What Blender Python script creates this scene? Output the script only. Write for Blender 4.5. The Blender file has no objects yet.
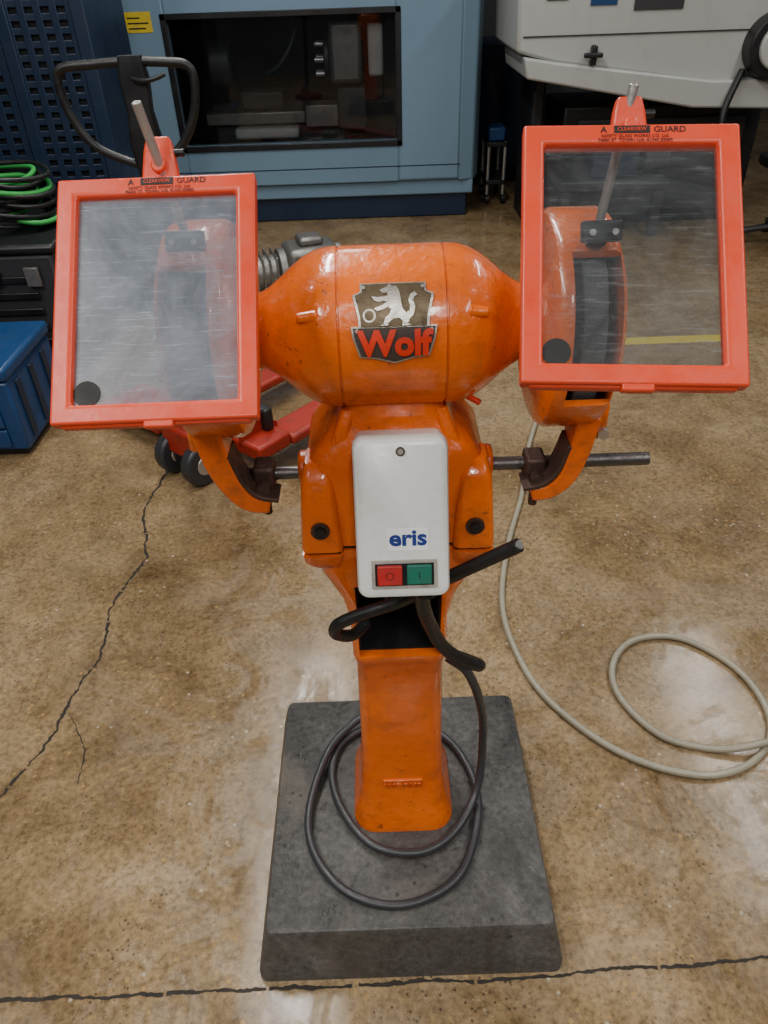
import bpy, bmesh, math, random
from mathutils import Vector, Matrix, Euler
random.seed(4)
S=bpy.context.scene; COL=S.collection
# ---------------------------------------------------------------- materials
def newmat(name):
    m=bpy.data.materials.new(name); m.use_nodes=True
    nt=m.node_tree; b=nt.nodes['Principled BSDF']; return m,nt,b
def N(nt,t,**k):
    n=nt.nodes.new(t)
    for a,v in k.items():
        if a in n.inputs: n.inputs[a].default_value=v
        else: setattr(n,a,v)
    return n
def ramp(nt,fac,stops):
    r=nt.nodes.new('ShaderNodeValToRGB'); e=r.color_ramp.elements
    while len(e)<len(stops): e.new(.5)
    for i,(p,c) in enumerate(stops):
        e[i].position=p; e[i].color=(c if len(c)==4 else (*c,1)) if isinstance(c,tuple) else (c,c,c,1)
    nt.links.new(fac,r.inputs[0]); return r.outputs[0]
def mix(nt,fac,a,b,mode='MIX'):
    n=nt.nodes.new('ShaderNodeMix'); n.data_type='RGBA'; n.blend_type=mode
    for s,v in ((n.inputs[0],fac),(n.inputs[6],a),(n.inputs[7],b)):
        if hasattr(v,'is_linked'): nt.links.new(v,s)
        else: s.default_value=v if not isinstance(v,tuple) else (*v[:3],1)
    return n.outputs[2]
def noise(nt,scale,detail=4,rough=.6,co=None,w=0):
    n=N(nt,'ShaderNodeTexNoise',Scale=scale,Detail=detail,Roughness=rough)
    n.inputs['Distortion'].default_value=w
    if co is None:
        tc=nt.nodes.new('ShaderNodeTexCoord'); co=tc.outputs['Object']
    nt.links.new(co,n.inputs['Vector']); return n.outputs[0]
def bump(nt,b,h,st=.2,dist=.01):
    n=N(nt,'ShaderNodeBump',Strength=st,Distance=dist); nt.links.new(h,n.inputs['Height']); nt.links.new(n.outputs[0],b.inputs['Normal'])
def paint(name,col,dark=None,rough=.4,dirt=.5,scale=18,metal=0,bmp=.15,coat=0,spec=.5):
    m,nt,b=newmat(name)
    dark=dark or tuple(c*.35 for c in col)
    n1=noise(nt,scale,8,.7); f=ramp(nt,n1,[(.5,0.0),(.78,dirt)])
    c=mix(nt,f,tuple(col),tuple(dark))
    n2=noise(nt,scale*.25,3,.5); f2=ramp(nt,n2,[(.3,.88),(.7,1.06)])
    c=mix(nt,1.0,c,f2,'MULTIPLY')
    nt.links.new(c,b.inputs['Base Color'])
    r=ramp(nt,n1,[(.3,max(rough-.1,.05)),(.8,min(rough+.25,1))]); nt.links.new(r,b.inputs['Roughness'])
    b.inputs['Metallic'].default_value=metal; b.inputs['Specular IOR Level'].default_value=spec
    b.inputs['Coat Weight'].default_value=coat; b.inputs['Coat Roughness'].default_value=.12
    bump(nt,b,noise(nt,scale*5,4,.6),bmp,.003)
    return m
def orange(name,col,grime):
    m,nt,b=newmat(name)
    tc=nt.nodes.new('ShaderNodeTexCoord'); co=tc.outputs['Object']
    n1=noise(nt,14,9,.72,co,.4); n2=noise(nt,48,7,.72,co,.3); n3=noise(nt,5,4,.6,co)
    c=mix(nt,ramp(nt,n3,[(.35,0.0),(.7,.65)]),col,(col[0]*.74,col[1]*.60,col[2]*.6))
    c=mix(nt,ramp(nt,n1,[(.53,0.0),(.68,grime)]),c,(.30,.065,.008))
    c=mix(nt,ramp(nt,n2,[(.635,0.0),(.66,grime)]),c,(.06,.025,.014))
    mp=nt.nodes.new('ShaderNodeMapping'); mp.inputs['Scale'].default_value=(30,30,3); nt.links.new(co,mp.inputs['Vector'])
    c=mix(nt,ramp(nt,noise(nt,1.5,6,.7,mp.outputs[0]),[(.58,0.0),(.72,grime*.6)]),c,(.22,.055,.012))
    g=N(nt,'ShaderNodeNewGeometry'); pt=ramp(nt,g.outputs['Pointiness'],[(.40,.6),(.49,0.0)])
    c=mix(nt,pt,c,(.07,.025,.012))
    nt.links.new(c,b.inputs['Base Color'])
    nt.links.new(ramp(nt,n1,[(.35,.18),(.75,.5)]),b.inputs['Roughness'])
    b.inputs['Coat Weight'].default_value=.6; b.inputs['Coat Roughness'].default_value=.07
    h=mix(nt,.30,noise(nt,40,4,.55,co),noise(nt,11,3,.5,co)); bump(nt,b,h,.55,.007); return m
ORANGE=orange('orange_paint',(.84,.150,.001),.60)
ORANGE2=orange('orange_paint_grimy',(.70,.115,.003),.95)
CORAL=paint('coral_plastic',(.72,.062,.020),(.45,.05,.02),.32,.35,25,bmp=.08)
STEEL=paint('worn_steel',(.55,.53,.50),(.18,.15,.12),.35,.7,40,metal=.75)
BARSTEEL=paint('dark_steel_bar',(.14,.13,.13),(.08,.04,.02),.35,.6,50,metal=.8)
RUSTY=paint('rusty_iron',(.085,.05,.038),(.02,.014,.012),.5,.8,50,metal=.5)
BLACKR=paint('black_rubber',(.010,.010,.011),(.025,.025,.025),.40,.5,60)
GREYCABLE=paint('grey_cable',(.034,.035,.039),(.015,.015,.015),.36,.5,60)
HOSEM=paint('beige_hose',(.34,.31,.23),(.18,.14,.09),.30,.5,40)
WHITEP=paint('ivory_plastic',(.76,.78,.75),(.42,.40,.33),.28,.5,22,bmp=.03)
WHITE=paint('white_label',(.9,.91,.93),(.75,.75,.75),.4,.1,20,bmp=.0)
GREYP=paint('grey_plastic_panel',(.38,.35,.31),(.10,.08,.06),.5,.8,60)
REDB=paint('red_button',(.46,.02,.016),(.12,.02,.02),.45,.7,70)
GREENB=paint('green_button',(.008,.15,.10),(.02,.05,.035),.45,.7,70)
BLUETXT=paint('blue_ink',(.008,.03,.20),(.008,.03,.20),.5,0,10)
REDTXT=paint('red_enamel',(.66,.035,.010),(.25,.02,.01),.35,.4,80)
BLACKTXT=paint('black_ink',(.008,.008,.008),(.01,.01,.01),.6,0,10)
BRONZE=paint('bronze_badge',(.13,.095,.055),(.03,.022,.015),.4,.8,70,metal=.6)
SILVER=paint('silver_relief',(.60,.57,.50),(.15,.12,.09),.3,.7,130,metal=.8)
DARKBADGE=paint('dark_badge',(.05,.035,.028),(.02,.015,.01),.5,.5,60)
WHEELM=paint('abrasive_wheel',(.11,.11,.115),(.05,.05,.05),.9,.5,90,bmp=.6)
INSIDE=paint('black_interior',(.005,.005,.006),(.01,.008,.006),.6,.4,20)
CRACKM=paint('crack_dirt',(.022,.017,.012),(.012,.01,.008),.8,.4,20)
LBLUE=paint('light_blue_machine_paint',(.165,.265,.36),(.11,.18,.26),.35,.4,3,bmp=.02)
DBLUE=paint('dark_blue_paint',(.009,.022,.052),(.007,.014,.03),.4,.5,4,bmp=.02)
MBLUE=paint('mid_blue_paint',(.008,.050,.155),(.007,.025,.065),.4,.6,12,bmp=.05)
BLACKM=paint('black_metal',(.010,.010,.012),(.02,.02,.02),.4,.5,10)
DGREY=paint('dark_grey_metal',(.038,.038,.042),(.02,.02,.02),.45,.6,8)
LGREY=paint('light_grey_machine_paint',(.46,.47,.45),(.30,.30,.28),.35,.5,3,bmp=.02)
REDP=paint('red_truck_paint',(.36,.022,.010),(.10,.016,.010),.4,.9,14)
CAST=paint('cast_metal',(.26,.25,.235),(.07,.06,.055),.4,.8,14,metal=.7)
YEL=paint('yellow_paint',(.66,.50,.04),(.25,.18,.06),.4,.8,14)
GREENC=paint('green_cable',(.04,.36,.07),(.02,.14,.05),.4,.3,20)
WALLM=paint('painted_wall',(.07,.075,.08),(.04,.04,.05),.8,.5,1,bmp=.02)

def floor_mat():
    m,nt,b=newmat('polished_concrete')
    tc=nt.nodes.new('ShaderNodeTexCoord'); co=tc.outputs['Object']
    big=noise(nt,.9,8,.70,co,.5); mid=noise(nt,4.5,10,.78,co,.5); fine=noise(nt,75,7,.78,co)
    c=ramp(nt,big,[(.30,(.140,.092,.044)),(.48,(.238,.166,.090)),(.62,(.300,.222,.135)),(.75,(.345,.270,.180))])
    c=mix(nt,1.0,c,ramp(nt,mid,[(.32,(.55,.50,.42)),(.48,(.95,.93,.89)),(.66,(1.28,1.27,1.24))]),'MULTIPLY')
    c=mix(nt,1.0,c,ramp(nt,fine,[(.36,(.55,.52,.46)),(.5,(1,1,1)),(.66,(1.38,1.35,1.28))]),'MULTIPLY')
    st=ramp(nt,noise(nt,1.9,9,.74,co,1.2),[(.53,0.0),(.68,.50)]); c=mix(nt,st,c,(.095,.064,.032))
    def specks(scale,a,b_,msc,lo,hi,amt,col,c):
        v=N(nt,'ShaderNodeTexVoronoi',Scale=scale); v.inputs['Randomness'].default_value=1; nt.links.new(co,v.inputs['Vector'])
        s=ramp(nt,v.outputs['Distance'],[(a,1.0),(b_,0.0)]); k=ramp(nt,noise(nt,msc,4,.6,co,.6),[(lo,0.0),(hi,amt)])
        return mix(nt,mix(nt,1.0,s,k,'MULTIPLY'),c,col)
    c=specks(40,.12,.24,6,.48,.60,.85,(.42,.26,.10),c)
    c=specks(75,.14,.26,4,.45,.58,.85,(.045,.032,.019),c)
    c=specks(26,.06,.12,3,.50,.60,.9,(.56,.49,.38),c)
    c=specks(110,.10,.20,5,.50,.62,.6,(.46,.39,.29),c)
    nt.links.new(c,b.inputs['Base Color'])
    wet=noise(nt,3.6,11,.80,co,.9)
    r=ramp(nt,wet,[(.41,.05),(.48,.16),(.56,.46)]); nt.links.new(r,b.inputs['Roughness'])
    b.inputs['Specular IOR Level'].default_value=.42
    bump(nt,b,mix(nt,.6,fine,noise(nt,22,7,.7,co)),.16,.003)
    return m
FLOORM=floor_mat()
def block_mat():
    m,nt,b=newmat('grey_concrete_block')
    tc=nt.nodes.new('ShaderNodeTexCoord'); co=tc.outputs['Object']
    a=noise(nt,5,10,.78,co,.6); f=noise(nt,80,7,.78,co)
    c=ramp(nt,a,[(.3,(.034,.033,.031)),(.5,(.074,.071,.067)),(.7,(.125,.12,.112))])
    c=mix(nt,1.0,c,ramp(nt,f,[(.35,.55),(.5,1.0),(.68,1.5)]),'MULTIPLY')
    st=ramp(nt,noise(nt,3.0,6,.7,co,1),[(.54,0.0),(.66,.5)]); c=mix(nt,st,c,(.16,.135,.105))
    v=N(nt,'ShaderNodeTexVoronoi',Scale=34.0); nt.links.new(co,v.inputs['Vector'])
    c=mix(nt,mix(nt,1.0,ramp(nt,v.outputs['Distance'],[(.08,1.0),(.18,0.0)]),ramp(nt,noise(nt,7,3,.6,co),[(.47,0.0),(.56,.8)]),'MULTIPLY'),c,(.015,.013,.012))
    nt.links.new(c,b.inputs['Base Color'])
    nt.links.new(ramp(nt,a,[(.35,.24),(.6,.6)]),b.inputs['Roughness'])
    bump(nt,b,mix(nt,.6,f,noise(nt,16,7,.75,co)),.7,.008); return m
BLOCKM=block_mat()
def pane_mat(name,haze_lo,haze_hi,col,scale,scr,grough):
    m=bpy.data.materials.new(name); m.use_nodes=True; nt=m.node_tree; nt.nodes.clear()
    out=nt.nodes.new('ShaderNodeOutputMaterial')
    tc=nt.nodes.new('ShaderNodeTexCoord'); co=tc.outputs['Object']
    tr=N(nt,'ShaderNodeBsdfTransparent'); tr.inputs[0].default_value=(.84,.86,.87,1)
    df=N(nt,'ShaderNodeBsdfPrincipled'); df.inputs['Roughness'].default_value=.38; df.inputs['Base Color'].default_value=(*col,1)
    gl=N(nt,'ShaderNodeBsdfGlossy'); gl.inputs['Roughness'].default_value=grough
    fr=N(nt,'ShaderNodeFresnel'); fr.inputs[0].default_value=1.45
    h=ramp(nt,noise(nt,scale,7,.75,co,.8),[(.3,haze_lo),(.70,haze_hi)])
    for rot,sc,seed,thr in ((.9,1.6,1,.60),(-.5,1.3,2,.62),(.3,1.9,3,.63),(-1.1,1.2,4,.63)):
        mp=nt.nodes.new('ShaderNodeMapping'); mp.inputs['Rotation'].default_value=(0,0,rot); mp.inputs['Scale'].default_value=(9,260,1); mp.inputs['Location'].default_value=(seed*3.1,seed*7.7,0)
        nt.links.new(co,mp.inputs['Vector']); s=ramp(nt,noise(nt,sc,4,.7,mp.outputs[0],.5),[(thr,0.0),(thr+.06,scr)])
        h=mix(nt,1.0,h,s,'ADD')
    m1=nt.nodes.new('ShaderNodeMixShader'); nt.links.new(h,m1.inputs[0]); nt.links.new(tr.outputs[0],m1.inputs[1]); nt.links.new(df.outputs[0],m1.inputs[2])
    m2=nt.nodes.new('ShaderNodeMixShader'); nt.links.new(fr.outputs[0],m2.inputs[0]); nt.links.new(m1.outputs[0],m2.inputs[1]); nt.links.new(gl.outputs[0],m2.inputs[2])
    nt.links.new(m2.outputs[0],out.inputs[0]); return m
PANE_L=pane_mat('hazy_pane',.14,.46,(.36,.40,.47),13,.24,.20)
PANE_R=pane_mat('clear_pane',.01,.13,(.34,.36,.37),9,.15,.10)
WIN=pane_mat('window_pane',.0,.02,(.2,.2,.2),2,.0,.03)
# ---------------------------------------------------------------- geometry helpers
def empty(name,loc=(0,0,0),rot=(0,0,0),parent=None):
    o=bpy.data.objects.new(name,None); COL.objects.link(o); o.location=loc; o.rotation_euler=rot; o.empty_display_size=.05
    o.parent=parent; return o
def link(name,me,mat,parent=None,smooth=True,bevel=0,seg=2,loc=(0,0,0),rot=(0,0,0),sub=0,ang=35):
    o=bpy.data.objects.new(name,me); COL.objects.link(o); o.parent=parent; o.location=loc; o.rotation_euler=rot
    me.materials.clear()
    for mm in (mat if isinstance(mat,list) else [mat]): me.materials.append(mm)
    for p in me.polygons: p.use_smooth=smooth
    if smooth:
        try: me.set_sharp_from_angle(angle=math.radians(ang))
        except Exception: pass
    if bevel:
        b=o.modifiers.new('b','BEVEL'); b.width=bevel; b.segments=seg; b.limit_method='ANGLE'; b.angle_limit=math.radians(40)
    if sub:
        s=o.modifiers.new('s','SUBSURF'); s.levels=sub; s.render_levels=sub
    return o
def bm2me(bm,name):
    bmesh.ops.recalc_face_normals(bm,faces=bm.faces); me=bpy.data.meshes.new(name); bm.to_mesh(me); bm.free(); return me
def pyd(name,verts,faces):
    bm=bmesh.new(); vs=[bm.verts.new(v) for v in verts]
    for f in faces:
        try: bm.faces.new([vs[i] for i in f])
        except ValueError: pass
    return bm2me(bm,name)
def box(name,c,s,mat,parent=None,bevel=.002,rot=(0,0,0),seg=2):
    x,y,z=[v/2 for v in s]
    V=[(-x,-y,-z),(x,-y,-z),(x,y,-z),(-x,y,-z),(-x,-y,z),(x,-y,z),(x,y,z),(-x,y,z)]
    F=[(0,1,2,3),(4,5,6,7),(0,1,5,4),(1,2,6,5),(2,3,7,6),(3,0,4,7)]
    return link(name,pyd(name,V,F),mat,parent,bevel=bevel,loc=c,rot=rot,seg=seg)
def cyl(name,p0,p1,r,mat,parent=None,seg=28,r2=None,bevel=0,smooth=True):
    p0=Vector(p0);p1=Vector(p1);d=p1-p0;L=d.length
    bm=bmesh.new(); bmesh.ops.create_cone(bm,cap_ends=True,segments=seg,radius1=r,radius2=r if r2 is None else r2,depth=L)
    q=d.to_track_quat('Z','Y').to_matrix().to_4x4(); bmesh.ops.transform(bm,matrix=Matrix.Translation((p0+p1)/2)@q,verts=bm.verts)
    return link(name,bm2me(bm,name),mat,parent,bevel=bevel,smooth=smooth)
def rrect(hw,hd,r,n=6):
    pts=[]; r=min(r,hw*.999,hd*.999)
    for cx,cy,a in ((hw-r,hd-r,0),(-hw+r,hd-r,90),(-hw+r,-hd+r,180),(hw-r,-hd+r,270)):
        for i in range(n+1):
            t=math.radians(a+90*i/n); pts.append((cx+r*math.cos(t),cy+r*math.sin(t)))
    return pts
def loft(name,secs,mat,parent=None,sub=0,bevel=0,n=6,ang=50):
    V=[];F=[];k=4*(n+1)
    for (z,cx,cy,hw,hd,r) in secs:
        for x,y in rrect(hw,hd,r,n): V.append((cx+x,cy+y,z))
    for s in range(len(secs)-1):
        for i in range(k): F.append((s*k+i,s*k+(i+1)%k,(s+1)*k+(i+1)%k,(s+1)*k+i))
    F.append(tuple(range(k))); F.append(tuple((len(secs)-1)*k+i for i in range(k)))
    return link(name,pyd(name,V,F),mat,parent,sub=sub,bevel=bevel,ang=ang)
def revolveX(name,prof,c,mat,parent=None,seg=64,sgn=1):
    V=[];F=[]
    for x,r in prof:
        for i in range(seg):
            a=2*math.pi*i/seg; V.append((c[0]+sgn*x,c[1]+r*math.cos(a),c[2]+r*math.sin(a)))
    for s in range(len(prof)-1):
        for i in range(seg): F.append((s*seg+i,s*seg+(i+1)%seg,(s+1)*seg+(i+1)%seg,(s+1)*seg+i))
    F.append(tuple(range(seg))); F.append(tuple((len(prof)-1)*seg+i for i in range(seg)))
    return link(name,pyd(name,V,F),mat,parent,ang=28)
def prism(name,poly,d,mat,parent=None,M=None,bevel=0,loc=(0,0,0),rot=(0,0,0)):
    n=len(poly); V=[(x,y,0) for x,y in poly]+[(x,y,d) for x,y in poly]
    F=[tuple(range(n)),tuple(range(n,2*n))]+[(i,(i+1)%n,n+(i+1)%n,n+i) for i in range(n)]
    bm=bmesh.new(); vs=[bm.verts.new((M@Vector(v)) if M else v) for v in V]
    for f in F: bm.faces.new([vs[i] for i in f])
    return link(name,bm2me(bm,name),mat,parent,bevel=bevel,loc=loc,rot=rot)
def evalmesh(o):
    dg=bpy.context.evaluated_depsgraph_get(); dg.update()
    return bpy.data.meshes.new_from_object(o.evaluated_get(dg))
def tube(name,pts,r,mat,parent=None,cyclic=False,res=10):
    c=bpy.data.curves.new(name,'CURVE'); c.dimensions='3D'; c.bevel_depth=r; c.bevel_resolution=4; c.use_fill_caps=True
    n=len(pts); sp=c.splines.new('NURBS'); sp.points.add(n-1)
    for i,p in enumerate(pts): sp.points[i].co=(*p,1)
    sp.order_u=4 if n>3 else n; sp.use_endpoint_u=True; sp.use_cyclic_u=cyclic; sp.resolution_u=res
    o=bpy.data.objects.new('tmp',c); COL.objects.link(o); me=evalmesh(o); bpy.data.objects.remove(o); me.name=name
    return link(name,me,mat,parent,ang=60)
def crpath(pts,n=8):
    P=[Vector(p) for p in pts]; P=[P[0]*2-P[1]]+P+[P[-1]*2-P[-2]]; out=[]
    for i in range(1,len(P)-2):
        for k in range(n):
            t=k/n; a,b,c,d=P[i-1:i+3]
            out.append(.5*((2*b)+(c-a)*t+(2*a-5*b+4*c-d)*t*t+(3*b-a-3*c+d)*t**3))
    out.append(P[-2]); return out
def textme(s,size,ext=.0006,shear=0,align='CENTER',bold=0,xs=1):
    c=bpy.data.curves.new('txt','FONT'); c.body=s; c.size=size; c.extrude=ext; c.align_x=align; c.align_y='CENTER'; c.shear=shear; c.offset=bold; c.resolution_u=3
    o=bpy.data.objects.new('tmp',c); COL.objects.link(o); me=evalmesh(o); bpy.data.objects.remove(o)
    me.transform(Matrix.Diagonal((xs,1,1,1))); return me
def boolean(o,cut):
    m=o.modifiers.new('c','BOOLEAN'); m.operation='DIFFERENCE'; m.object=cut; m.solver='EXACT'
    me=evalmesh(o); o.modifiers.clear(); old=list(o.data.materials); o.data=me
    me.materials.clear()
    for q in old: me.materials.append(q)
    bpy.data.objects.remove(cut)
    for p in me.polygons: p.use_smooth=True
    me.set_sharp_from_angle(angle=math.radians(32))
def strip(name,path,w,th,mat,parent,bevel=.002):
    P=crpath([(x,y,z) for x,y,z in path],6); V=[];F=[]
    for i,p in enumerate(P):
        t=(P[min(i+1,len(P)-1)]-P[max(i-1,0)]).normalized(); nn=Vector((t.z,0,-t.x)).normalized()
        f=i/(len(P)-1); wi=w[0]+(w[1]-w[0])*f; ti=th[0]+(th[1]-th[0])*f if isinstance(th,tuple) else th
        for a,b in ((-1,-1),(1,-1),(1,1),(-1,1)): V.append(p+nn*(a*ti/2)+Vector((0,b*wi/2,0)))
    for i in range(len(P)-1):
        for k in range(4): F.append((i*4+k,i*4+(k+1)%4,(i+1)*4+(k+1)%4,(i+1)*4+k))
    F.append((0,1,2,3)); F.append(tuple((len(P)-1)*4+k for k in range(4)))
    return link(name,pyd(name,V,F),mat,parent,bevel=bevel,ang=50)
# ================================================================ ROOM
fl=box('floor',(0,4,-.05),(14,14,.1),FLOORM,bevel=0)
box('wall_back',(0,9.6,2),(14,.2,4),WALLM,bevel=0)
box('wall_left',(-5.1,4,2),(.2,11,4),WALLM,bevel=0)
def crack(name,pts,w,jit,mat,gap=0):
    P=[]
    for i in range(len(pts)-1):
        a=Vector(pts[i]);b=Vector(pts[i+1]); n=max(2,int((b-a).length/.006))
        for k in range(n): P.append(a.lerp(b,k/n))
    V=[];F=[];off=0;ww=w
    for i,p in enumerate(P):
        t=(P[min(i+1,len(P)-1)]-P[max(i-1,0)]).normalized(); nn=Vector((-t.y,t.x))
        off=off*.9+random.uniform(-jit,jit); ww=ww*.6+.4*w*random.uniform(.1,1.9)
        q=p+nn*off
        V+= [(q.x+nn.x*ww/2,q.y+nn.y*ww/2,.0008),(q.x-nn.x*ww/2,q.y-nn.y*ww/2,.0008)]
    for i in range(len(P)-1):
        if random.random()>=gap: F.append((2*i,2*i+1,2*i+3,2*i+2))
    return link(name,pyd(name,V,F),mat,fl,smooth=False,loc=(0,-4,.05))
crack('crack_long',[(-1.0,.80),(-.93,.97),(-.87,1.12),(-.84,1.25),(-.80,1.42),(-.83,1.62),(-.78,1.85),(-.84,2.1),(-.83,2.4),(-.95,2.9)],.0070,.0032,CRACKM,.02)
crack('crack_branch',[(-.84,1.25),(-.76,1.12),(-.74,1.02)],.0025,.002,CRACKM,.10)
crack('joint_line',[(-1.6,.555),(-.75,.568),(-.3,.575),(.3,.585),(.72,.60),(1.6,.615)],.0060,.0018,CRACKM,.02)
m_=pyd('yl',[(1.05,3.34,.0006),(1.74,3.34,.0006),(1.74,3.42,.0006),(1.05,3.42,.0006)],[(0,1,2,3)])
link('yellow_line',m_,YEL,fl,loc=(0,-4,.05))
# ================================================================ CONCRETE BLOCK
BX,BY=.021,.872
blk=loft('concrete_base_block',[(0,BX,BY,.286,.283,.016),(.02,BX,BY,.286,.282,.016),(.06,BX,BY,.279,.276,.016),(.125,BX,BY,.265,.262,.016),(.137,BX,BY,.2625,.260,.016),(.14,BX,BY,.260,.258,.015)],BLOCKM,n=4)
# ================================================================ GRINDER
G=empty('pedestal_grinder',(0,0,0))
X0=.018; YC=.90; ZC=1.162; ZB=.1405
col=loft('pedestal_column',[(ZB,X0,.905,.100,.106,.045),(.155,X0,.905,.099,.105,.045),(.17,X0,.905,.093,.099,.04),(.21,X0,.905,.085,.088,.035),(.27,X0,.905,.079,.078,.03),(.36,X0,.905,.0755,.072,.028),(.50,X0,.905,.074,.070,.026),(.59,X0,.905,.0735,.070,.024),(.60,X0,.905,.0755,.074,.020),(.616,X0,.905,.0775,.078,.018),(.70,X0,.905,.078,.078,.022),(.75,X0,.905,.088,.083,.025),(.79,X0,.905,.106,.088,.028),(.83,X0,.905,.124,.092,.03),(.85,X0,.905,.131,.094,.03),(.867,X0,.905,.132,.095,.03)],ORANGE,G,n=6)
cut=box('cut',(X0,.84,.705),(.132,.20,.166),INSIDE,bevel=0)
bpy.context.view_layer.update(); boolean(col,cut)
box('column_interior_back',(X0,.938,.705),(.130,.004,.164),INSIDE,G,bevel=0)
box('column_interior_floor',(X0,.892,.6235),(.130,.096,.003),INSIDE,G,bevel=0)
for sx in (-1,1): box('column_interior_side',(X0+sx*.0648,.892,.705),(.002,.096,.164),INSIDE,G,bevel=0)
box('maker_plate',(X0,.8275,.262),(.076,.006,.032),ORANGE2,G,bevel=.002,rot=(.10,0,0))
t=textme('WORKS',.018,.0014,bold=.0004,xs=1.1); t.transform(Matrix.Translation((X0,.8236,.2615))@Matrix.Rotation(math.radians(96),4,'X')); link('maker_lettering',t,ORANGE2,G,smooth=False)
# housing
box('seam_gap_shade',(X0,.905,.8705),(.256,.182,.0085),INSIDE,G,bevel=0)  # inset black slab painting the shade of the open seam gap
loft('clamp_housing',[(.8745,X0,.905,.132,.095,.03),(.90,X0,.905,.131,.095,.03),(.98,X0,.905,.124,.093,.03),(1.0,X0,.905,.120,.09,.03),(1.02,X0,.905,.105,.082,.03),(1.04,X0,.905,.086,.072,.03),(1.055,X0,.905,.072,.064,.03),(1.085,X0,.905,.067,.06,.03)],ORANGE,G)
for sx in (-1,1):
    x=X0+sx*.106
    loft('corner_lug',[(.8745,x,.83,.029,.034,.010),(.885,x,.83,.029,.034,.010),(.93,x,.83,.026,.033,.012),(.985,x,.836,.022,.03,.012),(1.005,x,.845,.016,.022,.01)],ORANGE,G,n=4)
    loft('column_lug',[(.825,x-sx*.006,.84,.022,.022,.012),(.85,x,.832,.028,.033,.012),(.867,x,.83,.029,.034,.010)],ORANGE,G,n=4)
    box('lug_gap',(x,.832,.8705),(.05,.058,.0085),INSIDE,G,bevel=0)  # same black fill for the shaded gap between the lugs
    cyl('lug_bolt',(x,.803,.915),(x,.785,.917),.0085,BLACKM,G,seg=6)
    cyl('lug_washer',(x,.806,.915),(x,.792,.915),.013,RUSTY,G)
    cyl('bar_boss',(X0+sx*.10,.86,.978),(X0+sx*.133,.86,.978),.024,ORANGE2,G,bevel=.004)
    loft('housing_rib',[(1.0,X0+sx*.088,.855,.013,.03,.008),(1.04,X0+sx*.070,.860,.011,.028,.008),(1.07,X0+sx*.060,.868,.009,.02,.006)],ORANGE,G,n=3)
# motor body
prof=[(-.0,.0995),(.062,.0995),(.0628,.0975),(.0648,.0975),(.0656,.0995),(.080,.0985),(.094,.095),(.108,.088),(.122,.078),(.136,.066),(.150,.055),(.162,.048),(.172,.0455),(.186,.045),(.19,.045)]
full=[(-a,b) for a,b in prof[::-1][:-1]]+prof
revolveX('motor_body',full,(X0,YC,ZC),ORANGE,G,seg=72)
for sx in (-1,1):
    a=math.radians(32); y=YC-math.cos(a)*.087; z=ZC+math.sin(a)*.087
    cyl('oiler_cap',(X0+sx*.088,y-.004,z+.002),(X0+sx*.112,y-.006,z+.001),.0075,ORANGE,G,r2=.0055,bevel=.002)
cyl('drain_pin',(X0+.094,.85,1.085),(X0+.110,.84,1.08),.004,REDTXT,G)
# badge wrapped on barrel
BA=math.radians(22.5); BX0=X0+.001
def wrap(me,h=0,R=.0995):
    bm=bmesh.new(); bm.from_mesh(me)
    lo=min(v.co.y for v in bm.verts); hi=max(v.co.y for v in bm.verts); y=lo+.004
    while y<hi:
        bmesh.ops.bisect_plane(bm,geom=bm.verts[:]+bm.edges[:]+bm.faces[:],plane_co=(0,y,0),plane_no=(0,1,0)); y+=.004
    for v in bm.verts:
        a=BA+v.co.y/R; r=R+h+v.co.z; x=v.co.x
        v.co=(BX0+x,YC-math.cos(a)*r,ZC+math.sin(a)*r)
    me2=bpy.data.meshes.new('w'); bm.to_mesh(me2); bm.free(); return me2
def prm(poly,d,z0=0):
    n=len(poly); V=[(x,y,z0) for x,y in poly]+[(x,y,z0+d) for x,y in poly]
    return pyd('p',V,[tuple(range(n)),tuple(range(n,2*n))]+[(i,(i+1)%n,n+(i+1)%n,n+i) for i in range(n)])
key=[(-.038,.050),(.038,.050),(.038,.040),(.047,.036),(.041,.010),(.0405,-.002),(-.0405,-.002),(-.041,.010),(-.047,.036),(-.038,.040)]
link('badge_plate',wrap(prm(key,.0022)),SILVER,G,smooth=False)
link('badge_field',wrap(prm([(x*.94,.0015+y*.94) for x,y in key],.0028)),BRONZE,G,smooth=False)
ban=[(-.050,.001),(.050,.001),(.048,-.012),(.041,-.034),(.022,-.036),(.0,-.042),(-.022,-.036),(-.041,-.034),(-.048,-.012)]
link('badge_banner_edge',wrap(prm(ban,.0026)),SILVER,G,smooth=False)
link('badge_banner',wrap(prm([(x*.95,-.019+(y+.019)*.91) for x,y in ban],.0032)),DARKBADGE,G,smooth=False)
t=textme('Wolf',.0385,.0010,bold=.0016,xs=1.04); t.transform(Matrix.Translation((0,-.0195,.0042)))
link('badge_lettering',wrap(t),REDTXT,G,smooth=False)
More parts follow.
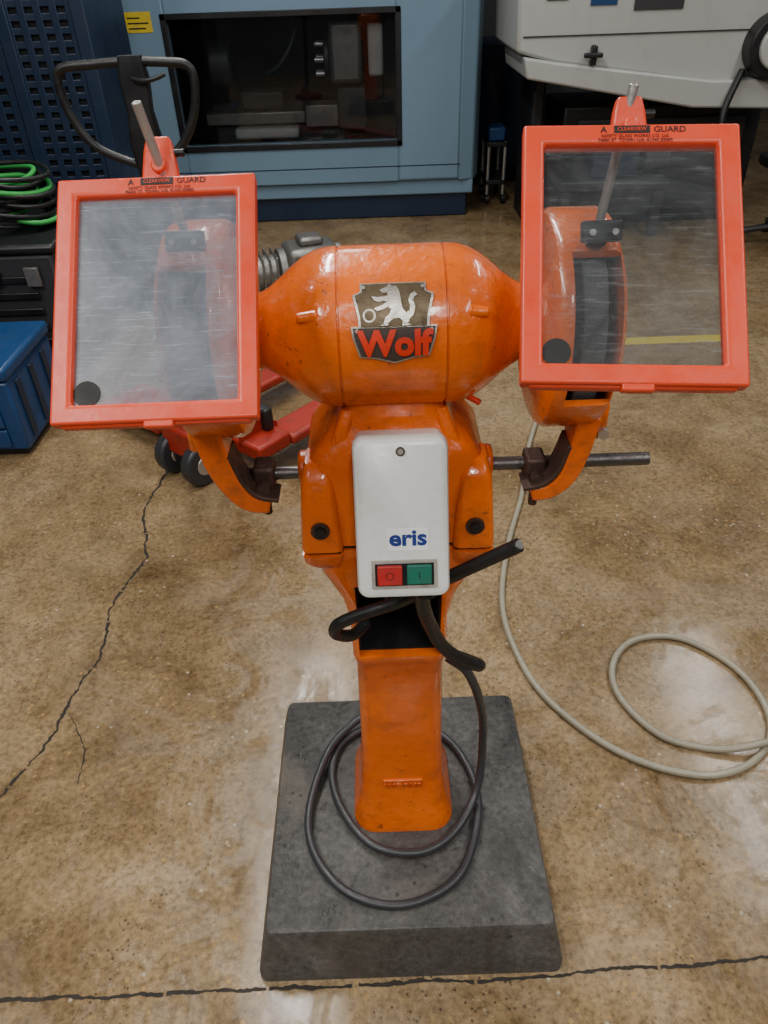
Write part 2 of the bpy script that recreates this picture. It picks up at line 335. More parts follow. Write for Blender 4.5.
wolf=[(-.014,.0405),(-.010,.0425),(-.006,.0445),(-.004,.0475),(-.001,.0445),(.003,.0450),(.006,.040),(.0075,.033),(.008,.025),(.0095,.019),(.013,.015),(.0165,.017),(.0175,.023),(.0155,.029),(.018,.035),(.0225,.0375),(.025,.034),(.0215,.032),(.0205,.028),(.0225,.021),(.0205,.0125),(.016,.008),(.0145,.004),(.018,.0015),(.0085,.0015),(.0095,.006),(.006,.010),(.000,.009),(-.0045,.0065),(-.0065,.002),(-.014,.0015),(-.0105,.005),(-.009,.010),(-.004,.0145),(-.0025,.019),(-.0055,.022),(-.0115,.019),(-.017,.0175),(-.0205,.0205),(-.016,.022),(-.010,.0245),(-.006,.028),(-.011,.0285),(-.016,.027),(-.0205,.030),(-.0225,.034),(-.017,.0325),(-.010,.033),(-.0055,.034),(-.0065,.0375),(-.011,.037)]
link('badge_wolf_relief',wrap(prm([(x*1.1,y-.0005) for x,y in wolf],.0052)),SILVER,G,smooth=False)
cg=[( -.028+.0075*math.cos(i*.5236),.0125+.0075*math.sin(i*.5236)) for i in range(12)]
link('badge_medallion',wrap(prm(cg,.0036)),SILVER,G,smooth=False)
cg=[( -.028+.0055*math.cos(i*.5236),.0125+.0055*math.sin(i*.5236)) for i in range(12)]
link('badge_medallion_field',wrap(prm(cg,.0042)),BRONZE,G,smooth=False)
for px_,py_ in ((-.034,.044),(.034,.044),(-.043,-.004),(.043,-.004)):
    a=BA+py_/.0995; c0=Vector((BX0+px_,YC-math.cos(a)*.100,ZC+math.sin(a)*.100)); nn=Vector((0,-math.cos(a),math.sin(a)))
    cyl('badge_rivet',c0,c0+nn*.004,.0022,SILVER,G,seg=12)
# wheels + wheel guards
for sx,xc in ((-1,-.2085),(1,.2400)):
    revolveX('shaft_collar',[(.163,.045),(.168,.05),(.182,.052),(.190,.052)],(X0,YC,ZC),ORANGE,G,sgn=sx)
    R=.135; hw=.0395
    pr=[(-hw,.02),(-hw,R-.014),(-hw+.004,R-.005),(-hw+.012,R),(hw-.012,R),(hw-.004,R-.005),(hw,R-.014),(hw,.02)]
    gd=revolveX('wheel_guard',pr,(xc,YC,ZC),ORANGE,G,seg=72)
    c1=revolveX('cut',[(-hw+.006,.001),(-hw+.006,R-.008),(hw-.006,R-.008),(hw-.006,.001)],(xc,YC,ZC),INSIDE,seg=48); boolean(gd,c1)
    a0,a1=math.radians(-35),math.radians(72)
    poly=[(0,0)]+[(-.2*math.cos(a0+(a1-a0)*i/6),.2*math.sin(a0+(a1-a0)*i/6)) for i in range(7)]
    xa,xb=(xc-hw+.006,xc+hw-.018) if sx<0 else (xc-hw+.018,xc+hw-.006)
    V=[(xa,YC-.04+p[0],ZC+p[1]) for p in poly]+[(xb,YC-.04+p[0],ZC+p[1]) for p in poly]; n=len(poly)
    cu=link('cut',pyd('cut',V,[tuple(range(n)),tuple(range(n,2*n))]+[(i,(i+1)%n,n+(i+1)%n,n+i) for i in range(n)]),INSIDE); boolean(gd,cu)
    revolveX('grinding_wheel',[(-.0145,.012),(-.0145,.119),(-.013,.1205),(.013,.1205),(.0145,.119),(.0145,.012)],(xc+sx*.006,YC,ZC),WHEELM,G)
    revolveX('wheel_flange',[(-.022,.012),(-.022,.03),(-.014,.042),(.014,.042),(.022,.03),(.022,.012)],(xc,YC,ZC),STEEL,G,seg=32)
    revolveX('spindle',[(-.05,.0125),(.036,.0125)],(xc,YC,ZC),STEEL,G,seg=24)
    revolveX('guard_cover',[(hw-.001,.115),(hw+.004,.112),(hw+.006,.05),(hw+.009,.03),(hw+.009,.001)],(xc,YC,ZC),ORANGE,G,sgn=sx)
    for k in range(3):
        a=math.radians(40+120*k); p=Vector((xc+sx*(hw+.003),YC+.095*math.cos(a),ZC+.095*math.sin(a))); cyl('cover_screw',p,p+Vector((sx*.006,0,0)),.006,STEEL,G,seg=6)
# tool rest bar and hanging arms
YB=.85
cyl('rest_bar',(.145,YB,.979),(.366,YB,.979),.0092,BARSTEEL,G,bevel=.001)
cyl('rest_bar',(-.107,YB,.976),(-.19,YB,.976),.0092,BARSTEEL,G,bevel=.001)
A_R=[(.200,.825,.953),(.226,.825,.960),(.244,.825,.982),(.255,.825,1.020),(.265,.835,1.070)]
strip('rest_arm',A_R,(.036,.05),(.020,.030),ORANGE2,G,.003)
A_L=[(-.154,.825,.948),(-.182,.825,.957),(-.200,.825,.984),(-.213,.825,1.022),(-.224,.835,1.075)]
strip('rest_arm',A_L,(.036,.05),(.022,.038),ORANGE2,G,.003)
strip('rest_arm_liner',[(a-.012,b,c+.011) for a,b,c in A_R[:4]],(.038,.044),.006,RUSTY,G,.001)
strip('rest_arm_liner',[(a+.013,b,c+.011) for a,b,c in A_L[:4]],(.038,.044),.006,RUSTY,G,.001)
for xs_,sx in ((.207,1),(-.161,-1)):
    box('bar_clamp',(xs_,YB-.004,.978),(.028,.036,.038),RUSTY,G,bevel=.005)
    cyl('clamp_screw',(xs_,YB-.02,.95),(xs_,YB-.022,.925),.006,RUSTY,G,seg=10)
    cyl('clamp_nut',(xs_-sx*.0,.826,.972),(xs_,.812,.972),.010,RUSTY,G,seg=6)
box('guard_foot',(.283,.865,1.045),(.032,.05,.055),ORANGE,G,bevel=.006)
box('guard_foot',(-.240,.865,1.045),(.032,.05,.055),ORANGE,G,bevel=.006)
cyl('foot_nut',(.292,.842,1.03),(.292,.832,1.03),.008,STEEL,G,seg=6)
# ---------------- eye shields
def shield(cx,cy,cz,tilt,roll,yaw,pane,lines,labx):
    E=empty('eye_shield',(cx,cy,cz),parent=G)
    E.rotation_euler=(Matrix.Rotation(yaw,3,'Z')@Matrix.Rotation(tilt,3,'X')@Matrix.Rotation(roll,3,'Z')).to_euler()
    W,H,b,d=.1035,.133,.0185,.016
    bm=bmesh.new()
    def ring(hw,hh,z,oy=0): return [bm.verts.new((sx*hw,sy*hh+oy,z)) for sx,sy in ((-1,-1),(1,-1),(1,1),(-1,1))]
    o0=ring(W,H,-d); o1=ring(W,H,0); i1=ring(W-b,H-b,0,.000); i2=ring(W-b-.002,H-b-.002,-.004); i0=ring(W-b-.002,H-b-.002,-d)
    for a,c in ((o0,o1),(o1,i1),(i1,i2),(i2,i0),(i0,o0)):
        for k in range(4): bm.faces.new((a[k],a[(k+1)%4],c[(k+1)%4],c[k]))
    link('shield_frame',bm2me(bm,'f'),CORAL,E,bevel=.0028,seg=3)
    box('shield_pane',(0,0,-.009),(2*(W-b)+.004,2*(H-b)+.004,.0025),pane,E,bevel=0)
    box('frame_tab',(.004,-H-.001,-.006),(.03,.010,.010),CORAL,E,bevel=.002)
    box('frame_lip',(0,-H+.004,-.012),(.19,.012,.012),CORAL,E,bevel=.002)
    M=Matrix.Translation
    y=H-.0068
    t=textme('A',.0088,.0001,bold=.0002); t.transform(M((labx-.026,y,.0004))); link('label_text',t,BLACKTXT,E,smooth=False)
    t=textme('GUARD',.0088,.0001,bold=.0001); t.transform(M((labx+.037,y,.0004))); link('label_text',t,BLACKTXT,E,smooth=False)
    box('label_logo',(labx+.001,y+.0005,.0003),(.034,.0078,.0006),BLACKTXT,E,bevel=0)
    t=textme('CLEARVIEW',.0058,.0001,xs=.9); t.transform(M((labx+.001,y+.0003,.0009))); link('label_text',t,CORAL,E,smooth=False)
    for k,l in enumerate(lines):
        t=textme(l,.0046,.0001); t.transform(M((labx+.004,y-.0066-k*.0042,.0004))); link('label_text',t,BLACKTXT,E,smooth=False)
    cyl('round_sticker',(-W+.034,-H+.033,-.0078),(-W+.034,-H+.033,-.0065),.0135,BLACKTXT,E,seg=32)
    return E
LN=['SAFETY GLASS WORKS CO. Ltd.','PARK ST. TOWN, U.K. 01543 00000']
R_=math.radians
shield(-.2255,.739,1.272,R_(43.7),R_(0.4),0,PANE_L,LN,.0)
shield(.2440,.704,1.312,R_(43.5),R_(-.4),R_(-5.5),PANE_R,LN,.0)
def support(top,bot,cl,back):
    cyl('shield_rod',bot,top,.0050,STEEL,G,bevel=.0012)
    c=Vector(cl)
    E=empty('shield_clamp',c,(math.radians(62),0,0),G)
    prism('clamp_tongue',[(-.021,-.03),(.021,-.03),(.016,.006),(.012,.020),(-.012,.020),(-.016,.006)],.012,CORAL,E,bevel=.003,loc=(0,0,-.006))
    cyl('clamp_boss',(0,-.01,.004),(0,-.01,.012),.008,CORAL,E,bevel=.002)
    cyl('clamp_screw_pin',(.012,.004,0),(.026,.004,0),.004,BLACKM,E,seg=12)
    b=Vector(back)
    box('rod_bracket',b,(.044,.010,.022),BLACKM,G,bevel=.002,rot=(math.radians(-25),0,0))
    box('rod_bracket_leg',b+Vector((0,.022,-.022)),(.022,.045,.006),BLACKM,G,bevel=.001,rot=(math.radians(-40),0,0))
    for s in(-1,1): cyl('bracket_bolt',b+Vector((s*.012,-.005,0)),b+Vector((s*.012,-.012,.003)),.0035,STEEL,G,seg=8)
support((.265,.842,1.432),(.243,.822,1.300),(.262,.835,1.402),(.245,.815,1.297))
support((-.233,.840,1.432),(-.214,.862,1.30),(-.2255,.862,1.376),(-.212,.848,1.292))
# ---------------- switch box
SB=empty('switch_box',(.0215,.702,.999),(math.radians(68.7),0,0),G); SB.scale=(1.03,1.02,1.02)
bwid,bh,bd=.056,.099,.072
loft('box_body',[(-bd,0,0,bwid-.002,bh-.002,.010),(-.030,0,0,bwid-.001,bh-.001,.012),(-.029,0,0,bwid-.003,bh-.003,.012),(-.027,0,0,bwid-.003,bh-.003,.012),(-.026,0,0,bwid,bh,.013),(-.008,0,0,bwid-.001,bh-.001,.013),(-.003,0,0,bwid-.003,bh-.003,.012),(0,0,0,bwid-.008,bh-.008,.010)],WHITEP,SB,ang=30)
cyl('screw_recess',(0,.083,-.001),(0,.083,.0012),.0055,BRONZE,SB); cyl('cover_screw',(0,.083,0),(0,.083,.003),.0035,STEEL,SB,seg=6)
box('maker_sticker',(.006,-.023,.0004),(.048,.027,.0008),WHITE,SB,bevel=0)
t=textme('eris',.027,.0002,bold=.0009,xs=1.12); t.transform(Matrix.Translation((.006,-.0215,.0011))); link('sticker_text',t,BLUETXT,SB,smooth=False)
box('button_panel',(.001,-.066,.001),(.078,.036,.003),GREYP,SB,bevel=.001)
box('button_well',(.001,-.066,.0018),(.070,.0285,.002),BLACKM,SB,bevel=.0005)
box('stop_button',(-.0165,-.066,.004),(.0295,.0245,.007),REDB,SB,bevel=.0015)
box('start_button',(.0185,-.066,.0035),(.0295,.0245,.006),GREENB,SB,bevel=.0015)
tor=[(-.0165+.0045*math.cos(i*.3927),-.066+.0045*math.sin(i*.3927),.0077) for i in range(16)]
tube('stop_symbol',tor,.0004,BLACKTXT,SB,cyclic=True,res=3)
box('start_symbol',(.0185,-.066,.0068),(.0008,.008,.0002),BLACKTXT,SB,bevel=0)
box('box_mount',(.0,-.0,-.085),(.07,.12,.03),ORANGE2,SB,bevel=.002)
for s in (-1,1): cyl('cable_gland',(.02*s+.008,-.095,-.04),(.02*s+.008,-.112,-.04),.012,BLACKR,SB,seg=12)
# ---------------- cables
C=empty('power_cable')
tube('conduit_stub',crpath([(-.035,.83,.70),(-.055,.80,.705),(-.078,.775,.735),(-.072,.765,.765),(-.03,.762,.79),(.02,.757,.815),(.09,.735,.880),(.165,.702,.955)],5),.0095,BLACKR,C)
cyl('conduit_core',(.1648,.7022,.9548),(.1666,.7014,.9566),.006,STEEL,C)
tube('conduit_drop',crpath([(.045,.72,.875),(.05,.735,.82),(.062,.76,.76),(.082,.775,.70),(.115,.785,.655),(.145,.80,.625),(.138,.84,.59),(.11,.87,.575)],5),.0105,BLACKR,C)
zc=.1405+.0095
tube('loose_cable',crpath([(.10,.865,.575),(.135,.85,.55),(.165,.865,.44),(.180,.90,.30),(.170,.86,.19),(.12,.79,zc+.004),(.05,.748,zc+.004),(-.04,.762,zc+.004),(-.10,.83,zc+.004),(-.13,.92,zc),(-.115,1.0,zc),(-.05,1.045,zc),(.04,1.05,zc),(.12,1.01,zc),(.165,.92,zc),(.168,.82,zc+.002),(.125,.71,zc),(.05,.660,zc),(-.03,.653,zc),(-.11,.69,zc),(-.165,.77,zc),(-.172,.86,zc+.005),(-.14,.97,zc+.017),(-.10,1.03,zc+.016),(-.06,1.06,zc+.02),(-.02,1.07,zc+.01)],5),.0082,GREYCABLE,C)
zh=.0095
hp=[(.66,2.7,zh),(.56,2.4,zh),(.49,2.12,zh),(.40,1.85,zh),(.34,1.59,zh),(.345,1.40,zh),(.40,1.22,zh),(.54,1.055,zh),(.71,.985,zh),(.85,1.02,zh),(.935,1.13,zh),(.92,1.29,zh),(.81,1.41,zh),(.68,1.41,zh),(.60,1.33,zh),(.585,1.22,zh),(.65,1.10,zh),(.76,1.055,zh),(.86,1.05,zh+.017),(.95,1.09,zh+.01),(1.1,1.25,zh)]
tube('air_hose',crpath(hp,5),.0088,HOSEM)
# ================================================================ BACKGROUND
B=empty('cnc_machine')
y0=5.62; xL,xR=-1.72,.74; wx0,wx1,wz0,wz1=-1.27,.18,.53,1.26
def bb(n,x0,x1,ya,yb,z0,z1,m,p,bv=.02): return box(n,((x0+x1)/2,(ya+yb)/2,(z0+z1)/2),(x1-x0,yb-ya,z1-z0),m,p,bevel=bv)
bb('door_left_stile',xL,wx0,y0,y0+.1,.26,1.9,LBLUE,B); bb('door_right_stile',wx1,xR-.12,y0,y0+.1,.26,1.9,LBLUE,B)
bb('door_sill',wx0-.01,wx1+.01,y0,y0+.1,.26,wz0,LBLUE,B,.01); bb('door_header',wx0-.01,wx1+.01,y0,y0+.1,wz1,1.9,LBLUE,B,.01)
prism('corner_pillar',[(xR-.13,y0),(xR-.02,y0+.03),(xR+.02,y0+.14),(xR+.02,y0+1.4),(xR-.13,y0+1.4)],1.65,LBLUE,B,bevel=.015,loc=(0,0,.25))
for a in (((wx0-.035,wx0),(wz0-.035,wz1+.035)),((wx1,wx1+.035),(wz0-.035,wz1+.035)),((wx0-.035,wx1+.035),(wz0-.035,wz0)),((wx0-.035,wx1+.035),(wz1,wz1+.035))):
    bb('window_gasket',a[0][0],a[0][1],y0-.012,y0+.02,a[1][0],a[1][1],BLACKM,B,.004)
bb('window_pane',wx0,wx1,y0+.03,y0+.04,wz0,wz1,WIN,B,0)
bb('rear_shell',xL,xR-.1,y0+1.3,y0+1.4,.2,1.9,BLACKM,B); bb('left_shell',xL,xL+.08,y0+.1,y0+1.4,.2,1.9,DBLUE,B); bb('roof_shell',xL,xR,y0,y0+1.4,1.88,1.95,LBLUE,B)
bb('interior_floor',xL+.1,xR-.1,y0+.1,y0+1.3,.30,.36,BLACKM,B)
bb('interior_bed',-1.1,-.2,y0+.25,y0+.8,.36,.62,DGREY,B); bb('interior_table',-1.15,-.45,y0+.2,y0+.7,.62,.70,CAST,B,.01)
bb('interior_column',-.05,.22,y0+.5,y0+.9,.36,1.5,DGREY,B); bb('interior_turret',-.26,-.04,y0+.14,y0+.4,.86,1.22,CAST,B,.03); bb('interior_vice',-.9,-.6,y0+.25,y0+.5,.70,.82,DGREY,B)
cyl('turret_disc',(-.30,y0+.3,1.0),(-.26,y0+.3,1.0),.13,DGREY,B,bevel=.01)
for k in range(6): cyl('turret_tool',(-.36,y0+.3+.10*math.cos(k*1.047),1.0+.10*math.sin(k*1.047)),(-.29,y0+.3+.10*math.cos(k*1.047),1.0+.10*math.sin(k*1.047)),.016,STEEL,B,seg=12)
bb('interior_slide',-.22,-.02,y0+.13,y0+.35,.58,.84,DGREY,B,.015); bb('slide_cover',-.45,-.22,y0+.15,y0+.35,.60,.74,CAST,B,.01)
bb('interior_bracket',.0,.10,y0+.12,y0+.22,.9,1.2,LGREY,B); bb('interior_chute',-.95,-.50,y0+.12,y0+.3,.54,.61,LGREY,B)
cyl('chuck_body',(-1.10,y0+.45,.98),(-.95,y0+.45,.98),.15,DGREY,B,bevel=.015)
tube('coolant_hose',crpath([(-.5,y0+.5,1.6),(-.48,y0+.3,1.2),(-.58,y0+.25,1.0),(-.7,y0+.28,.92)],4),.014,GREYCABLE,B)
bb('lower_panel',xL+.02,xR-.02,y0+.03,y0+.13,.16,.262,LBLUE,B,.01); bb('plinth',xL+.1,xR-.06,y0+.06,y0+1.2,0,.17,DBLUE,B,.01)
bb('panel_seam',xL,xR-.12,y0-.002,y0+.01,.36,.366,DBLUE,B,0)
bb('warning_sticker',-1.53,-1.36,y0-.003,y0,1.20,1.31,YEL,B,0)
for k,w_ in enumerate((.08,.13,.11)): bb('sticker_line',-1.51,-1.51+w_,y0-.005,y0-.003,1.275-k*.028,1.282-k*.028,BLACKTXT,B,0)
P=empty('perforated_cabinet')
px0,px1,py=-2.6,-1.27,4.0
bb('cabinet_body',px0,px1,py+.01,py+.6,.03,1.95,BLACKM,P,.01)
for i in range(12):
    x=px1-.05-i*.072
    bb('mesh_bar',x-.017,x+.017,py-.012,py+.01,.05,1.9,DBLUE,P,.003)
for j in range(36):
    z=.07+j*.052; bb('mesh_rail',px0,px1-.02,py-.010,py+.009,z-.014,z+.014,DBLUE,P,.003)
bb('cabinet_post',px1-.045,px1+.02,py-.02,py+.62,0,1.95,DBLUE,P,.006)
bb('cabinet_mid_post',-1.66,-1.60,py-.02,py+.01,0,1.95,DBLUE,P,.006)
U=empty('power_unit')
bb('unit_body',-2.3,-1.35,3.15,3.75,.05,.59,DGREY,U); bb('unit_top',-2.32,-1.33,3.13,3.77,.59,.63,BLACKM,U,.015)
for k in range(6): bb('unit_louvre',-2.0,-1.45,3.135,3.15,.12+k*.07,.15+k*.07,BLACKM,U,.004)
bb('unit_plate',-1.48,-1.42,3.12,3.14,.46,.54,CAST,U,.003)
cyl('unit_socket',(-1.62,3.12,.50),(-1.62,3.15,.50),.035,BLACKM,U); cyl('unit_knob',(-1.75,3.11,.50),(-1.75,3.15,.50),.025,CAST,U)
for x in(-2.2,-1.45):
    for y in (3.25,3.65): bb('unit_foot',x-.04,x+.04,y-.04,y+.04,0,.06,BLACKM,U,.005)
W_=empty('cable_bundle')
for k in range(15):
    m=[BLACKR,GREENC,BLACKR,BLACKR,GREENC,GREYCABLE,BLACKR,GREENC,BLACKR,BLACKR,GREENC,BLACKR,BLACKR,GREENC,BLACKR][k]
    z=.655+.013*k; dx=random.uniform(-.08,.08); e=random.uniform(-.10,.02)
    tube('bundle_strand',crpath([(-2.25,3.3+dx,z+.03),(-2.0,3.20,z+.03+.06*random.random()),(-1.72,3.22+dx,z+.03+.05*random.random()),(-1.46+e,3.30,z+.01*random.random()),(-1.40+e,3.46,z),(-1.55,3.60,z+.02),(-2.0,3.60+dx,z+.01)],4),.0105,m,W_)
T=empty('blue_tool_chest')
bb('chest_body',-2.1,-1.38,2.50,2.95,.03,.32,MBLUE,T,.012); bb('chest_lid',-2.11,-1.37,2.49,2.96,.325,.38,MBLUE,T,.015)
bb('chest_base',-2.08,-1.40,2.52,2.93,0,.035,BLACKM,T,.005)
tube('chest_handle',[(-1.55,2.72,.38),(-1.55,2.72,.43),(-1.95,2.72,.43),(-1.95,2.72,.38)],.012,BLACKM,T)
for k in range(3): bb('chest_drawer',-2.05,-1.44,2.487,2.50,.05+k*.085,.125+k*.085,MBLUE,T,.004)
bb('chest_latch',-1.60,-1.52,2.475,2.495,.30,.36,STEEL,T,.003)
for k in range(3): bb('chest_side_rib',-1.385,-1.372,2.56+k*.13,2.60+k*.13,.06,.30,DBLUE,T,.003)
# pallet truck
K=empty('pallet_truck',(-.70,2.34,0),(0,0,math.radians(-40)))
for s in (-1,1):
    cyl('steer_wheel',(s*.075-.024,-.02,.085),(s*.075+.024,-.02,.085),.085,GREYCABLE,K,bevel=.010)
    cyl('wheel_hub',(s*.075-.027,-.02,.085),(s*.075+.027,-.02,.085),.040,STEEL,K,bevel=.004)
    bb('fork',s*.20-.07,s*.20+.07,.26,1.40,.09,.13,REDP,K,.012)
    bb('fork_roller_bracket',s*.20-.05,s*.20+.05,1.22,1.35,.05,.095,BLACKM,K,.005)
    cyl('fork_roller',(s*.20-.045,1.30,.04),(s*.20+.045,1.30,.04),.04,GREYCABLE,K)
    prism('bridge_gusset',[(0,.12),(.18,.12),(.18,.15),(.06,.26),(0,.26)],.02,REDP,K,M=Matrix(((0,0,1,0),(1,0,0,.10),(0,1,0,0),(0,0,0,1))),bevel=.004,loc=(s*.16-.01,0,0))
bb('bridge',-.26,.26,.10,.26,.09,.15,REDP,K,.012)
bb('bridge_web',-.20,.20,.20,.24,.15,.24,BLACKM,K,.01)
bb('side_skid',-.62,-.24,.02,.24,.07,.10,REDP,K,.008); bb('skid_leg',-.62,-.56,.04,.24,0,.07,BLACKM,K,.005)
bb('pump_block',-.09,.09,-.06,.14,.10,.22,REDP,K,.015)
cyl('pump_cylinder',(0,.04,.2),(0,.04,.44),.045,REDP,K,bevel=.005); cyl('pump_ram',(0,.04,.44),(0,.04,.50),.022,STEEL,K)
bb('axle_block',-.05,.05,-.05,.01,.05,.12,BLACKM,K,.005)
bb('top_bracket',-.10,.10,-.02,.20,.36,.42,REDP,K,.012)
H_=empty('tow_handle',(-.66,2.30,0),(0,0,0)); H_.parent=K
bpy.context.view_layer.update(); H_.matrix_parent_inverse=K.matrix_world.inverted()
cyl('handle_pole',(-.01,.03,.22),(.03,.0,1.13),.019,BLACKM,H_)
tube('handle_loop',crpath([(.03,0,1.08),(-.03,0,1.095),(-.12,0,1.14),(-.165,0,1.22),(-.175,0,1.30),(-.155,0,1.328),(-.08,0,1.334),(.03,0,1.338),(.12,0,1.334),(.175,0,1.326),(.19,0,1.29),(.175,0,1.21),(.13,0,1.135),(.07,0,1.095),(.03,0,1.08)],4),.0120,BLACKR,H_)
loft('handle_head',[(1.06,.03,0,.035,.022,.012),(1.14,.03,0,.045,.026,.014),(1.22,.03,0,.034,.02,.01),(1.30,.03,0,.040,.02,.01),(1.352,.03,0,.032,.016,.01)],BLACKM,H_,n=4)
tube('release_lever',[(.03,-.02,1.30),(.06,-.04,1.29),(.10,-.04,1.30),(.12,-.03,1.31)],.006,BLACKM,H_)
# cast gearbox on the floor
Q=empty('gearbox',(-.36,4.15,0),(0,0,.3)); Q.scale=(1.1,1.1,1.1)
bb('gear_foot',-.24,.24,-.14,.14,0,.03,DGREY,Q,.006); bb('gear_case',-.13,.13,-.11,.11,.03,.27,CAST,Q,.03)
cyl('gear_flange',(-.13,0,.15),(-.17,0,.15),.11,CAST,Q,bevel=.006); cyl('gear_motor',(-.17,0,.15),(-.36,0,.15),.085,CAST,Q,bevel=.01)
cyl('output_flange',(.13,0,.16),(.16,0,.16),.09,STEEL,Q,bevel=.006); cyl('output_shaft',(.16,0,.16),(.27,0,.16),.028,STEEL,Q)
for k in range(6):
    a=k*math.pi/3; cyl('flange_bolt',(.16,.07*math.cos(a),.16+.07*math.sin(a)),(.172,.07*math.cos(a),.16+.07*math.sin(a)),.01,BLACKM,Q,seg=6)
bb('gear_cap',-.06,.06,-.06,.06,.27,.31,CAST,Q,.015)
for k in range(5): bb('cooling_fin',-.33+k*.035,-.32+k*.035,-.095,.095,.06,.245,CAST,Q,.003)
# right-hand light grey machine
Rm=empty('bar_feeder_machine')
M3=Matrix(((1,0,0,0),(0,0,1,0),(0,1,0,0),(0,0,0,1)))
prism('upper_cover',[(.80,1.62),(.82,1.06),(1.05,1.0),(2.0,.87),(2.15,.87),(2.28,1.05),(2.5,1.2),(2.5,1.62)],.9,LGREY,Rm,M=M3,bevel=.02,loc=(.05,5.05,.01))
prism('lower_cover',[(.86,1.05),(.88,.94),(1.9,.76),(2.4,.74),(2.4,.90),(2.0,.90),(1.05,1.02)],.8,LGREY,Rm,M=M3,bevel=.012,loc=(.05,5.0,0))
bb('plinth',1.25,2.55,5.35,5.95,0,.74,BLACKM,Rm); bb('plinth_panel',1.35,2.45,5.33,5.36,.08,.66,DGREY,Rm,.01)
bb('side_leg',1.05,1.14,5.4,5.8,0,.93,BLACKM,Rm)
bb('oil_tray',1.2,1.9,5.0,5.33,.30,.36,DGREY,Rm,.01); bb('tray_leg',1.22,1.28,5.02,5.08,0,.30,DGREY,Rm,.004); bb('tray_leg',1.82,1.88,5.02,5.08,0,.30,DGREY,Rm,.004)
bb('pump_box',1.4,1.7,5.05,5.3,.36,.56,DBLUE,Rm,.015); cyl('pump_motor',(1.75,5.15,.46),(1.9,5.15,.46),.07,DGREY,Rm)
bb('cover_handle',1.30,1.33,4.99,5.05,1.00,1.10,BLACKM,Rm,.008); bb('cover_handle_grip',1.25,1.36,4.97,5.0,1.04,1.065,BLACKM,Rm,.008)
bb('blue_label',1.27,1.42,5.043,5.05,1.29,1.34,MBLUE,Rm,0); bb('data_plate',1.52,1.80,5.043,5.05,1.26,1.36,DGREY,Rm,0)
bb('data_plate_small',1.02,1.14,5.043,5.05,1.32,1.38,DGREY,Rm,0)
bb('cover_seam',.90,2.25,5.044,5.052,1.145,1.152,DGREY,Rm,0)
cyl('chuck_ring',(2.36,4.93,1.07),(2.36,5.06,1.07),.17,BLACKM,Rm,bevel=.01); cyl('chuck',(2.36,4.90,1.07),(2.36,4.95,1.07),.12,LGREY,Rm,bevel=.01)
tube('machine_hose',crpath([(2.2,5.0,.95),(2.1,4.9,.7),(2.2,4.88,.4),(2.35,4.9,.15)],4),.02,BLACKR,Rm)
D=empty('oil_drum')
cyl('drum_shell',(1.02,6.9,.12),(1.02,6.9,1.0),.27,DBLUE,D,seg=40,bevel=.01)
for z in (.14,.40,.70,.98): tube('drum_hoop',[(1.02+.272*math.cos(a*.5236),6.9+.272*math.sin(a*.5236),z) for a in range(12)],.014,DBLUE,D,cyclic=True,res=4)
bb('drum_stand',.78,1.26,6.66,7.14,0,.12,BLACKM,D)
V_=empty('parts_trolley')
bb('shelf_top',.86,1.0,5.95,6.3,.40,.43,BLACKM,V_,.004); bb('shelf_low',.86,1.0,5.95,6.3,.14,.17,BLACKM,V_,.004)
for x in(.87,.99):
    for y in (5.97,6.28): cyl('trolley_leg',(x,y,.05),(x,y,.43),.012,STEEL,V_,seg=10); cyl('castor',(x-.012,y,.035),(x+.012,y,.035),.035,BLACKR,V_,seg=16)
bb('trolley_box',.87,.99,6.0,6.2,.43,.52,MBLUE,V_,.01)
Ch=empty('swivel_chair',(2.62,4.75,0))
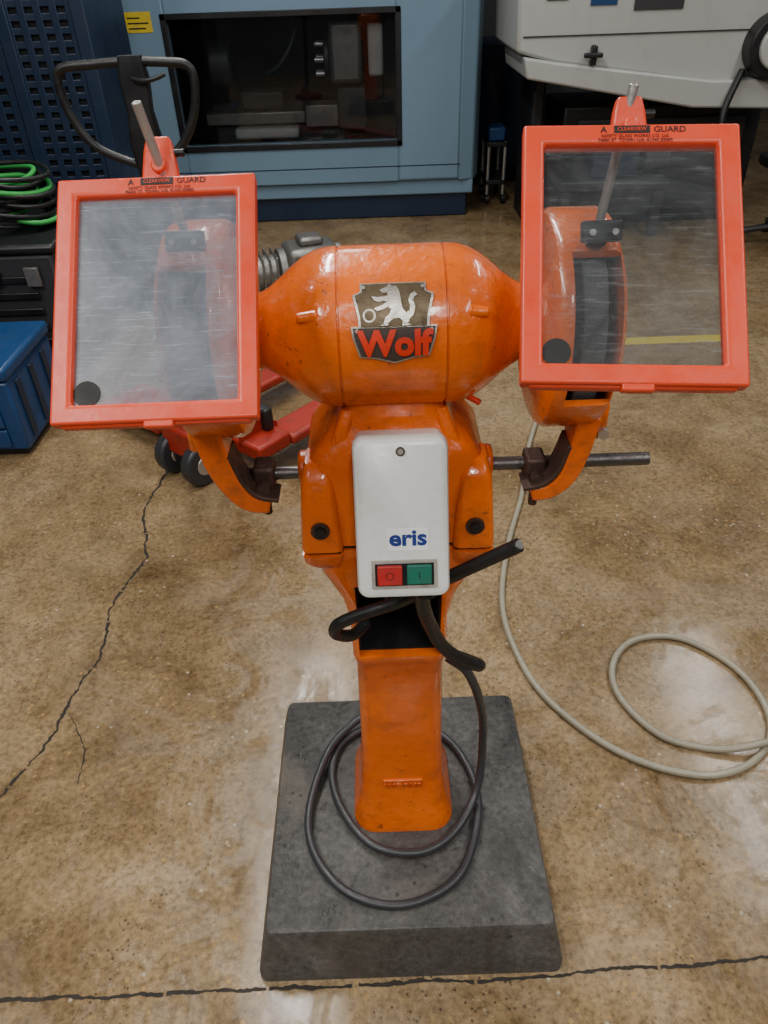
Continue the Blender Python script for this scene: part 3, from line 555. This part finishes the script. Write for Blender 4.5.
for k in range(5):
    a=math.radians(72*k+20); e=(.28*math.cos(a),.28*math.sin(a),.07)
    tube('chair_leg',[(0,0,.12),(e[0]*.5,e[1]*.5,.11),(e[0],e[1],.075)],.02,DGREY,Ch); cyl('chair_castor',(e[0]-.02,e[1],.028),(e[0]+.02,e[1],.028),.028,BLACKR,Ch,seg=16)
cyl('chair_post',(0,0,.08),(0,0,.45),.025,STEEL,Ch); loft('chair_seat',[(.45,0,0,.22,.21,.08),(.47,0,0,.235,.225,.09),(.51,0,0,.23,.22,.09),(.52,0,0,.2,.19,.08)],BLACKR,Ch)
# ================================================================ LIGHTS (ceiling battens, some added to light the fronts)
LT=paint('lamp_housing',(.7,.7,.7),(.6,.6,.6),.5,0,5)
def batten(x,y,z,ly,pw,lx=.2,c=(1,.975,.93)):
    L=bpy.data.lights.new('fluorescent_tube','AREA'); L.shape='RECTANGLE'; L.size=lx; L.size_y=ly; L.energy=pw; L.color=c
    E=empty('ceiling_light',(x,y,z)); o=bpy.data.objects.new('tube_light',L); COL.objects.link(o); o.parent=E; o.location=(0,0,-.05)
    box('light_housing',(0,0,.02),(lx+.06,ly+.06,.06),LT,E,bevel=.01)
batten(-.60,3.0,3.5,2.8,92,.10)
batten(2.0,-.3,3.3,2.4,65)  # unseen lamp added behind the camera to light the fronts
batten(-1.55,-.2,3.3,2.4,80)  # likewise added out of view, brightens the fronts from the left
batten(.2,-1.6,3.3,1.0,50)  # likewise added out of view, frontal light from behind the camera
batten(2.6,3.4,3.5,2.4,42)
batten(-.2,6.2,3.6,2.4,12)
w=bpy.data.worlds.new('w'); S.world=w; w.use_nodes=True; w.node_tree.nodes['Background'].inputs[0].default_value=(.78,.82,.88,1); w.node_tree.nodes['Background'].inputs[1].default_value=.09
# ================================================================ CAMERA
cd=bpy.data.cameras.new('camera'); cam=bpy.data.objects.new('camera',cd); COL.objects.link(cam); S.camera=cam
cd.sensor_fit='VERTICAL'; cd.sensor_height=36; cd.lens=739/1024*36; cd.clip_start=.02; cd.clip_end=60
pitch=math.asin(.6)
Rc=Matrix.Rotation(math.radians(90)-pitch,3,'X')@Matrix.Rotation(math.radians(-2),3,'Z')
cam.location=(0,0,1.54); cam.rotation_euler=Rc.to_euler()
